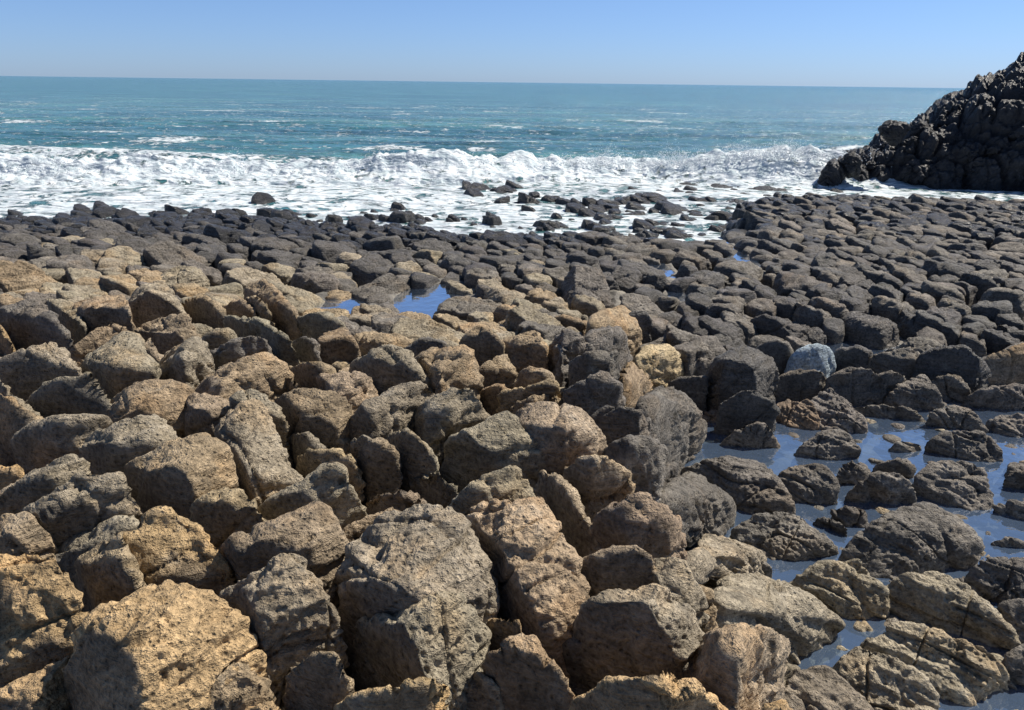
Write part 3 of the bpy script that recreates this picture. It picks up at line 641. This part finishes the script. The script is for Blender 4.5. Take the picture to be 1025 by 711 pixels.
# dark boulders of the tongue in front of the breakers
spots = [(487, 190, 30), (700, 183, 52), (726, 185, 40), (748, 183, 30), (771, 188, 40), (655, 196, 34), (672, 203, 40), (705, 197, 30), (520, 187, 34)]
q_ = np.random.default_rng(21)
for k in range(150):
    t = q_.random(); spots.append((470+t*400, 188+4*math.sin(t*7)+abs(q_.normal(0, 7)) + (8 if 0.25 < t < 0.42 else 0), 8+22*q_.random()**1.6))
for k in range(90):
    px = q_.uniform(0, 760); spots.append((px, (211 if px < 400 else 211+0.05*(px-400)) - abs(q_.normal(0, 6)) + (4 if px < 300 else 6), 7+18*q_.random()**1.5))
for k in range(50): spots.append((q_.uniform(600, 760), q_.uniform(196, 232), 8+22*q_.random()))
for (px, py, w) in spots:
    p = hit(px, py, z=0.15); s = w*p[1]/F/1.1
    a = auto_rock(p[0], p[1], s, np.random.default_rng(int(px*13+py*7))); a['tone'] = 'k'
    z0 = float(datum(p[0], p[1])); a['pts'][:, 2] = z0 + (a['pts'][:, 2]-z0)*1.25 + max(0, -z0)*0.8
    autos.append(a)
def in_view(a): return -20 < a['cpx'][0] < W+20 and 0 < a['cpx'][1] < H+30
autos.sort(key=lambda a: -(a['wpx']*a['hpx'] if in_view(a) else -1))
n_dry = sum(1 for r in records if r['kind'] in ('rock', 'column'))
n_ind = max(0, 298-n_dry)
dry_ = [a for a in autos if not a.get('pool')]; pl_ = [a for a in autos if a.get('pool')]
for a in pl_: a['kind'] = 'pool_rock'
singles = dry_[:n_ind] + [a for a in pl_ if in_view(a) and a['wpx'] > 9][:200]; sid = {id(a) for a in singles}
rest = [a for a in autos if id(a) not in sid]
records += singles

# ------------------------------------------------------------------ labels
marks = [r for r in records if r['label'] and r['kind'] != 'x']
MARK_SHORT = {}
def short(lab): return lab
def sector(dx, dy):
    if abs(dx) > 2.4*abs(dy): return 'to the right of' if dx > 0 else 'to the left of'
    if abs(dy) > 2.4*abs(dx): return 'below' if dy > 0 else 'above'
    return ('below' if dy > 0 else 'above')+' and '+('right' if dx > 0 else 'left')+' of'
LM = [((812, 353), 'the pale blue-grey boulder'), ((432, 302), 'the larger mid-reef pool'), ((338, 309), 'the small mid-reef pool'), ((740, 375), 'the biggest dark boulder'),
      ((560, 435), 'the sandy-topped dark block'), ((180, 470), 'the grooved tan block'), ((165, 650), 'the big shadow-faced ochre block'), ((258, 445), 'the tall pitted column'),
      ((395, 465), 'the upright stone pair'), ((415, 600), 'the two-tiered column'), ((650, 640), 'the square black face'), ((640, 520), 'the reddish-brown poolside dome'),
      ((910, 540), 'the tallest pool rock'), ((50, 440), 'the left black-faced block'), ((30, 325), 'the square dark left-edge block'), ((536, 374), 'the small ochre boulder'),
      ((968, 443), 'the lone humped pool rock'), ((740, 485), 'the broad dark-faced poolside rock'), ((935, 660), 'the long creased pool rock'), ((953, 362), 'the long flat-fronted dark rock'),
      ((606, 276), 'the tiny central pool'), ((875, 170), 'the black outcrop')]
ORD = ['nearest', 'second', 'third', 'fourth', 'fifth', 'sixth', 'seventh', 'eighth', 'ninth', 'tenth', 'eleventh', 'twelfth', 'thirteenth', 'fourteenth', 'fifteenth', 'sixteenth', 'seventeenth', 'eighteenth', 'nineteenth', 'twentieth']
bins = {}
for r in records:
    if r['label']: continue
    d = [(math.hypot(r['cpx'][0]-a, (r['cpx'][1]-b)*1.6), i) for i, ((a, b), _) in enumerate(LM)]
    dd, i = min(d); (a, b), ph = LM[i]
    wd = r['wpx']; size = 'large' if wd > 85 else ('medium' if wd > 42 else 'small')
    shape = 'rounded' if r['power'] < 9.5 else 'angular'
    if r['wpx'] > 2.3*r['hpx']: shape = 'low flat'
    key = (size, WORD[r['tone']], shape, 'rock in shallow water' if r['kind'] == 'pool_rock' else 'basalt block', sector(r['cpx'][0]-a, r['cpx'][1]-b), ph)
    bins.setdefault(key, []).append((dd, id(r), r))
for key, L in bins.items():
    L.sort(key=lambda t: (t[0], t[1]))
    size, colr, shape, noun, sec, ph = key
    for k, (_, _, r) in enumerate(L):
        if len(L) == 1: r['label'] = f'{size} {shape} {colr} {noun} {sec} {ph}'
        else: r['label'] = f'{ORD[min(k, 19)]} {size} {shape} {colr} {noun} {sec} {ph}'
        for a_, b_ in (('medium ', 'mid-sized ') if False else ('zzz', ''), ('rock in shallow water', 'pool rock'), ('basalt block', 'block'), (' the ', ' '), ('basalt ', '')):
            if len(r['label'].split()) > 16 or (a_ == 'rock in shallow water' and len(L) > 1): r['label'] = r['label'].replace(a_, b_)

# ------------------------------------------------------------------ build rocks
for i, r in enumerate(records):
    big = math.sqrt(max(r['wpx'], 1)*max(r['hpx'], 1))
    sub = 7 if big > 105 else (6 if big > 38 else (5 if big > 17 else 4))
    v, f, w_ = rock_verts(r['pts'], sub, rough=1.0 if r['kind'] != 'boulder' else 0.7, power=r['power'], chips=(4 if r['traced'] else 2) if r['kind'] != 'pool_rock' else 4, seed=i, chipr=(0.86, 0.96) if r['traced'] else (0.76, 0.92), cut=0.84 if r['traced'] else 0.70, smoothface=r['kind'] not in ('pool_rock', 'boulder'))
    nm, cat, grp = KN[r['kind']]
    org = np.array([r['c'][0], r['c'][1], float(datum(r['c'][0], r['c'][1]))])
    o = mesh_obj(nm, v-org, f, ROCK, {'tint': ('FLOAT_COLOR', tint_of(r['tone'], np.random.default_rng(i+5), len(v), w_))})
    o.location = org
    o['label'] = r['label']; o['category'] = cat
    if grp: o['group'] = grp
V, Fc, T, off = [], [], [], 0
for i, a in enumerate(rest):
    sub = 4 if math.sqrt(abs(a['wpx']*a['hpx'])) > 9 and in_view(a) else 3
    v, f, w_ = rock_verts(a['pts'], sub, power=a['power'], chips=2, seed=5000+i)
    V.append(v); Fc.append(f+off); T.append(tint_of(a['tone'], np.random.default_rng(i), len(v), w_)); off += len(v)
o = mesh_obj('shore_rocks', np.vstack(V), np.vstack(Fc), ROCK, {'tint': ('FLOAT_COLOR', np.vstack(T))})
o['kind'] = 'stuff'; o['label'] = 'mass of small dark basalt knobs packed along the far reef and shoreline'; o['category'] = 'shore rocks'
print('records', len(records), 'rest', len(rest))

# ------------------------------------------------------------------ reef bed and pool water
def axis(lo, hi, step, far):
    a = list(np.arange(lo, hi+1e-6, step)); s = step; b = a[-1]; e = []
    while b < far: s *= 1.5; b += s; e.append(b)
    s = step; b = a[0]; g = []
    while b > -far: s *= 1.5; b -= s; g.append(b)
    return np.array(g[::-1]+a+e)
def grid(xs, ys):
    X, Y = np.meshgrid(xs, ys); nx, ny = len(xs), len(ys)
    i = np.arange(nx*ny).reshape(ny, nx)
    f = np.stack([i[:-1, :-1], i[:-1, 1:], i[1:, 1:], i[1:, :-1]], -1).reshape(-1, 4)
    return X.ravel(), Y.ravel(), f
X, Y, f = grid(axis(-18, 24, 0.07, 20000), axis(0.5, 26, 0.07, 20000))
D = datum(np.clip(X, -60, 60), np.clip(Y, -10, 45))
P3 = np.stack([X, Y, X*0], 1)
Pn = np.stack([np.clip(X, -60, 60), np.clip(Y, -60, 60), X*0], 1)
basin = np.clip((0.32-D)/0.08, 0, 1)*(Y < 17)
Z = D - 0.20*(1-basin) - 0.13*basin + 0.10*fbm(Pn*2.2, 3)*(1-0.55*basin) + 0.04*fbm(Pn*9, 2) + 0.05*(0.5-np.abs(noise(Pn*4)))*basin
Z = np.where(Y > 17, np.minimum(Z, D-0.1), Z)
Z = np.where(Y > 40, -4.0, Z)
for (a_, b_, rx_, ry_) in POOLS:
    e = ((X-a_)/rx_)**2+((Y-b_)/ry_)**2
    Z = Z + (0.45+0.05*fbm(Pn*6, 2)-Z)*ss(6.0, 3.0, e)
for (a_, b_, rx_, ry_) in POOLS:
    e = ((X-a_)/rx_)**2+((Y-b_)/ry_)**2
    Z = Z + (0.33+0.03*fbm(Pn*6, 2)-Z)*ss(1.5, 1.0, e)
g = mesh_obj('ground', np.stack([X, Y, Z], 1), f, ground_material()); g['kind'] = 'structure'
X, Y, f = grid(np.arange(-7, 30, 0.25), np.arange(1.0, 15.5, 0.25))
cx_, cy_ = X[f].mean(1), Y[f].mean(1); f = f[(datum(cx_, cy_) < 0.36) & (cy_ < 13.5)]
w = mesh_obj('pool_water', np.stack([X, Y, X*0+WATER], 1), f, pool_material()); w['kind'] = 'structure'
for (a_, b_, rx_, ry_) in POOLS:
    rr_ = np.linspace(0, 1.6, 8)[1:]; tt_ = np.linspace(0, 2*math.pi, 33)[:-1]
    PERCH += 0.004
    vv = [(a_, b_, PERCH)]+[(a_+rx_*q*math.cos(t), b_+ry_*q*math.sin(t), PERCH) for q in (rr_[-1],) for t in tt_]
    ff = np.array([[0, 1+i, 1+(i+1) % 32] for i in range(32)])
    w = mesh_obj('tide_pool_water', np.array(vv), ff, bpy.data.materials['pool_water']); w['kind'] = 'structure'

# ------------------------------------------------------------------ sea
ths = np.linspace(-R(56), R(60), 1200)
rs = [15.0]
while rs[-1] < 75: rs.append(rs[-1]*1.0048)
while rs[-1] < 26000: rs.append(rs[-1]*1.035)
TH, RR = np.meshgrid(ths, rs); X = (RR*np.tan(TH)).ravel(); Y = RR.ravel()
ny, nx = TH.shape; ii = np.arange(nx*ny).reshape(ny, nx)
f = np.stack([ii[:-1, :-1], ii[:-1, 1:], ii[1:, 1:], ii[1:, :-1]], -1).reshape(-1, 4)
P = np.stack([X, Y, X*0], 1)
near = ss(130, 45, Y)
Pc = np.stack([np.clip(X, -300, 300), np.clip(Y, 0, 300), X*0], 1)
def crest_y(x): return 27.6 + 0.8*np.sin(x*0.16+0.6) + 0.35*np.sin(x*0.53) + 0.02*x
def crest_h(x): return (1-0.85*ss(11.5, 14.0, x))*(0.66+0.16*np.sin(x*0.71+1)*np.sin(x*0.23)) + 0.55*ss(2, 8, x) + 0.30*np.sin(x*0.37+2.0)*0.5 + 0.22*ss(-9, -17, x)*-1
def profile(d, h):         # d: distance behind the crest line (negative is towards the shore)
    return h*np.where(d < 0, np.exp(-(d/1.1)**2), np.exp(-(d/3.2)**2))
cy = crest_y(X); ch = crest_h(X)*(1+0.16*noise(np.stack([X*0.8, X*0, X*0+4], 1))+0.14*noise(np.stack([X*2.1, X*0, X*0+14], 1)))
d1 = Y-cy; d2 = Y-(cy+8.5+1.2*np.sin(X*0.11)); d3 = Y-(cy-4.6+0.9*np.sin(X*0.4+1))
h2 = 0.50*ss(0.05, 0.7, noise(np.stack([X*0.10, X*0, X*0+8], 1))+0.45)
Z = profile(d1, ch) + profile(d2, h2) + profile(d3, 0.22)
swell = 0.16*np.sin(Y*0.33+0.5*np.sin(X*0.07)+X*0.03) + 0.10*fbm(Pc*np.array([0.35, 0.8, 1]), 3)
Z = Z + swell*near*ss(20, 30, Y)
# foam amount
run = ss(cy-1.5, cy-12, Y)
foam = 0.98*np.exp(-np.where(d1 < 0, (d1/4.2)**2, (d1/1.9)**2))
foam = np.maximum(foam, 0.70*np.exp(-(d2/1.5)**2)*ss(0.1, 0.4, h2))
foam = np.maximum(foam, (0.66+0.12*noise(Pc*np.array([0.35, 0.5, 1])))*(Y < cy))
foam = np.maximum(foam, 0.60*np.exp(-np.where(d3 < 0, (d3/1.3)**2, (d3/0.8)**2)))
foam = np.maximum(foam, 0.62*(X < -2)*ss(cy+8, cy+1, Y))
foam = np.maximum(foam, 0.44*ss(cy+12, cy+6, Y))
caps = 0.0 + noise(np.stack([Pc[:, 0]*0.16, Pc[:, 1]*0.42, X*0+2], 1))*0.6 + noise(np.stack([Pc[:, 0]*0.6, Pc[:, 1]*1.2, X*0+5], 1))*0.4
foam = np.maximum(foam, np.clip(0.2+0.42*ss(0.36, 0.75, caps), 0, 0.62)*ss(200, 60, Y)*(Y > cy))
churn = np.clip(foam-0.4, 0, 1)/0.6
Z = Z + churn*(0.16*fbm(P*2.2, 3)+0.10*np.abs(noise(P*4.5)))*ss(40, 30, Y)*(0.35+0.65*np.exp(-(d1/2.5)**2))
Z = Z + 0.03*fbm(Pc*3, 2)*near
Z = Z*ss(15.0, 17.5, Y) - 0.0*Y
Z = np.where(Y < cy-2, Z*0.55+0.0, Z)
sea = mesh_obj('sea', np.stack([X, Y, Z], 1), f, sea_material(), {'foam': ('FLOAT', foam)}); sea['kind'] = 'structure'
# spray thrown up along the crest
sv, sf = ico(1); V, Fc, off = [], [], 0
r_ = np.random.default_rng(4)
for k in range(15000):
    x = r_.uniform(-27, 20); hc = float(crest_h(np.array(x))); lump = float(noise(np.array([[x*1.1, 0.3, 7.7]]))[0])
    a = abs(r_.normal(0, 1)); z = hc*(0.75+0.12*r_.normal()) + 0.22*a*max(0.15, 0.6+1.6*lump)*hc
    yy = float(crest_y(np.array(x))) + r_.normal(-0.35, 0.35)
    s = r_.uniform(0.006, 0.026)*(1.5 if r_.random() < 0.1 else 1)/(1+a*0.4)
    V.append(sv*s*np.array([r_.uniform(0.7, 1.6), 1, r_.uniform(0.7, 1.2)])+np.array([x, yy, z])); Fc.append(sf+off); off += len(sv)
for k in range(9000):                                            # bursts where the swell meets the outcrop and the tongue
    cxb = [3.4, 5.6, 7.8, 9.6, -15.0, -9.5][k % 6]; x = cxb + r_.normal(0, 0.75); a = abs(r_.normal(0, 1))
    z = float(crest_h(np.array(x)))*0.8 + 0.30*a*math.exp(-((x-cxb)/0.9)**2)
    s = r_.uniform(0.006, 0.024)/(1+a*0.3)
    V.append(sv*s+np.array([x, float(crest_y(np.array(x)))+r_.normal(-0.3, 0.4), z])); Fc.append(sf+off); off += len(sv)
sp = mesh_obj('sea_spray', np.vstack(V), np.vstack(Fc), foam_material()); sp['kind'] = 'stuff'; sp['label'] = 'white spray drops thrown up along the breaking wave'; sp['category'] = 'spray'

# ------------------------------------------------------------------ the black outcrop on the right
prof = [(10.0, 0.25), (10.7, 0.4), (11.4, 0.85), (12.2, 1.05), (13.0, 1.2), (13.6, 1.8), (14.1, 2.2), (14.8, 2.15), (15.3, 2.8), (15.9, 3.4), (16.8, 3.85), (17.6, 4.3), (18.4, 4.7), (22, 5.4), (27, 5.8), (34, 4.0), (38, 0.0)]
px_, pz_ = zip(*prof)
V, Fc, T, off = [], [], [], 0
r_ = np.random.default_rng(8)
def blob(x, y, z, s, sub, zs=1.0):
    global off
    k = 9; P = []
    for i in range(16):
        q = r_.normal(size=3); q /= np.linalg.norm(q); P.append(np.array([x, y, z])+q*s*r_.uniform(0.42, 0.6)*np.array([1, 1, zs]))
    v, f_, _ = rock_verts(np.array(P), sub, power=14, chips=3, seed=int(r_.integers(1e6)), rough=2.2, smoothface=False)
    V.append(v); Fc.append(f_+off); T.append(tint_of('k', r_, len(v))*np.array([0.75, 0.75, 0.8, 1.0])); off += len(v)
def worley(p):
    p = p + 500.0; i0 = np.floor(p).astype(np.int64); f1 = np.full(len(p), 9.0); f2 = f1.copy()
    for a in (-1, 0, 1):
        for b in (-1, 0, 1):
            for c in (-1, 0, 1):
                x, y, z = i0[:, 0]+a, i0[:, 1]+b, i0[:, 2]+c
                q = np.stack([x+0.5+0.45*hsh(x, y, z), y+0.5+0.45*hsh(y, z+7, x), z+0.5+0.45*hsh(z, x+3, y)], 1)
                d = np.linalg.norm(p-q, axis=1); f2 = np.minimum(f2, np.maximum(f1, d)); f1 = np.minimum(f1, d)
    return f1, f2
gx, gp = np.meshgrid(np.concatenate([np.linspace(9.6, 21, 520), np.linspace(21.1, 38.5, 160)]), np.linspace(0, math.pi, 300)); ny, nx = gx.shape
gx, gp = gx.ravel(), gp.ravel(); top = np.interp(gx, px_, pz_)*0.93
sy = 0.8+0.50*top
base = np.stack([gx, 28.2 - sy*np.cos(gp)*np.where(gp < math.pi/2, 1.0, 1.6), -0.5+(top+0.5)*np.sin(gp)**0.8], 1)
nrm = np.stack([gx*0-0.25, -np.cos(gp)*0.9, np.sin(gp)+0.15], 1); nrm /= np.linalg.norm(nrm, axis=1)[:, None]
wp = base + 0.25*np.stack([noise(base*1.3), noise(base*1.3+9), noise(base*1.3+5)], 1)
a1, a2 = worley(wp*np.array([0.75, 0.75, 0.9])); b1, b2 = worley(wp*2.1+3); 
dsp = 0.55*(0.75-a1) - 0.22*np.clip(1-(a2-a1)*7, 0, 1) + 0.20*(0.6-b1) - 0.08*np.clip(1-(b2-b1)*6, 0, 1) + 0.16*fbm(base*3.5, 3) + 0.05*noise(base*14)
dsp *= np.clip(top/1.2, 0.25, 1)
v = base + nrm*dsp[:, None]
ii = np.arange(nx*ny).reshape(ny, nx); q4 = np.stack([ii[:-1, :-1], ii[:-1, 1:], ii[1:, 1:], ii[1:, :-1]], -1).reshape(-1, 4)
tri = np.vstack([q4[:, [0, 1, 2]], q4[:, [0, 2, 3]]])
V.append(v); Fc.append(tri); T.append(tint_of('k', r_, len(v))); off += len(v)
for k in range(90):
    x = 10.2 + 12*r_.random()**1.2; top = float(np.interp(x, px_, pz_))*0.93; ph = r_.uniform(0.1, 1.75); s = r_.uniform(0.3, 0.75)*(1 if top > 1.5 else 0.6)
    blob(x, 28.2-(0.8+0.5*top)*math.cos(ph), -0.5+(top+0.5)*math.sin(ph)**0.8-s*0.12, s, 5, r_.uniform(0.8, 1.3))
org = np.array([18.0, 28.8, 0.0])
oc = mesh_obj('rocky_outcrop', np.vstack(V)-org, np.vstack(Fc), ROCK, {'tint': ('FLOAT_COLOR', np.vstack(T))})
oc.location = org
oc['label'] = 'tall jagged black rock outcrop rising from the surf at the right edge'; oc['category'] = 'outcrop'
for (px, py, w, lab) in [(852, 163, 28, 'rounded black boulder leaning on the left shoulder of the outcrop'), (832, 177, 34, 'black boulder at the low left tip of the outcrop, ringed by surf'),
                         (893, 130, 26, 'upright pointed black boulder on the left ridge of the outcrop')]:
    p0 = C + ray(px, py)*(26.6/ray(px, py)[1]); s = w*27/F
    V, Fc, T, off = [], [], [], 0
    blob(p0[0], p0[1], p0[2], s*0.95, 5, 1.15)
    q = mesh_obj('outcrop_boulder', np.vstack(V)-p0, np.vstack(Fc), ROCK, {'tint': ('FLOAT_COLOR', np.vstack(T))}); q.location = p0
    q['label'] = lab; q['category'] = 'boulder'; q['group'] = 'boulders on the outcrop'
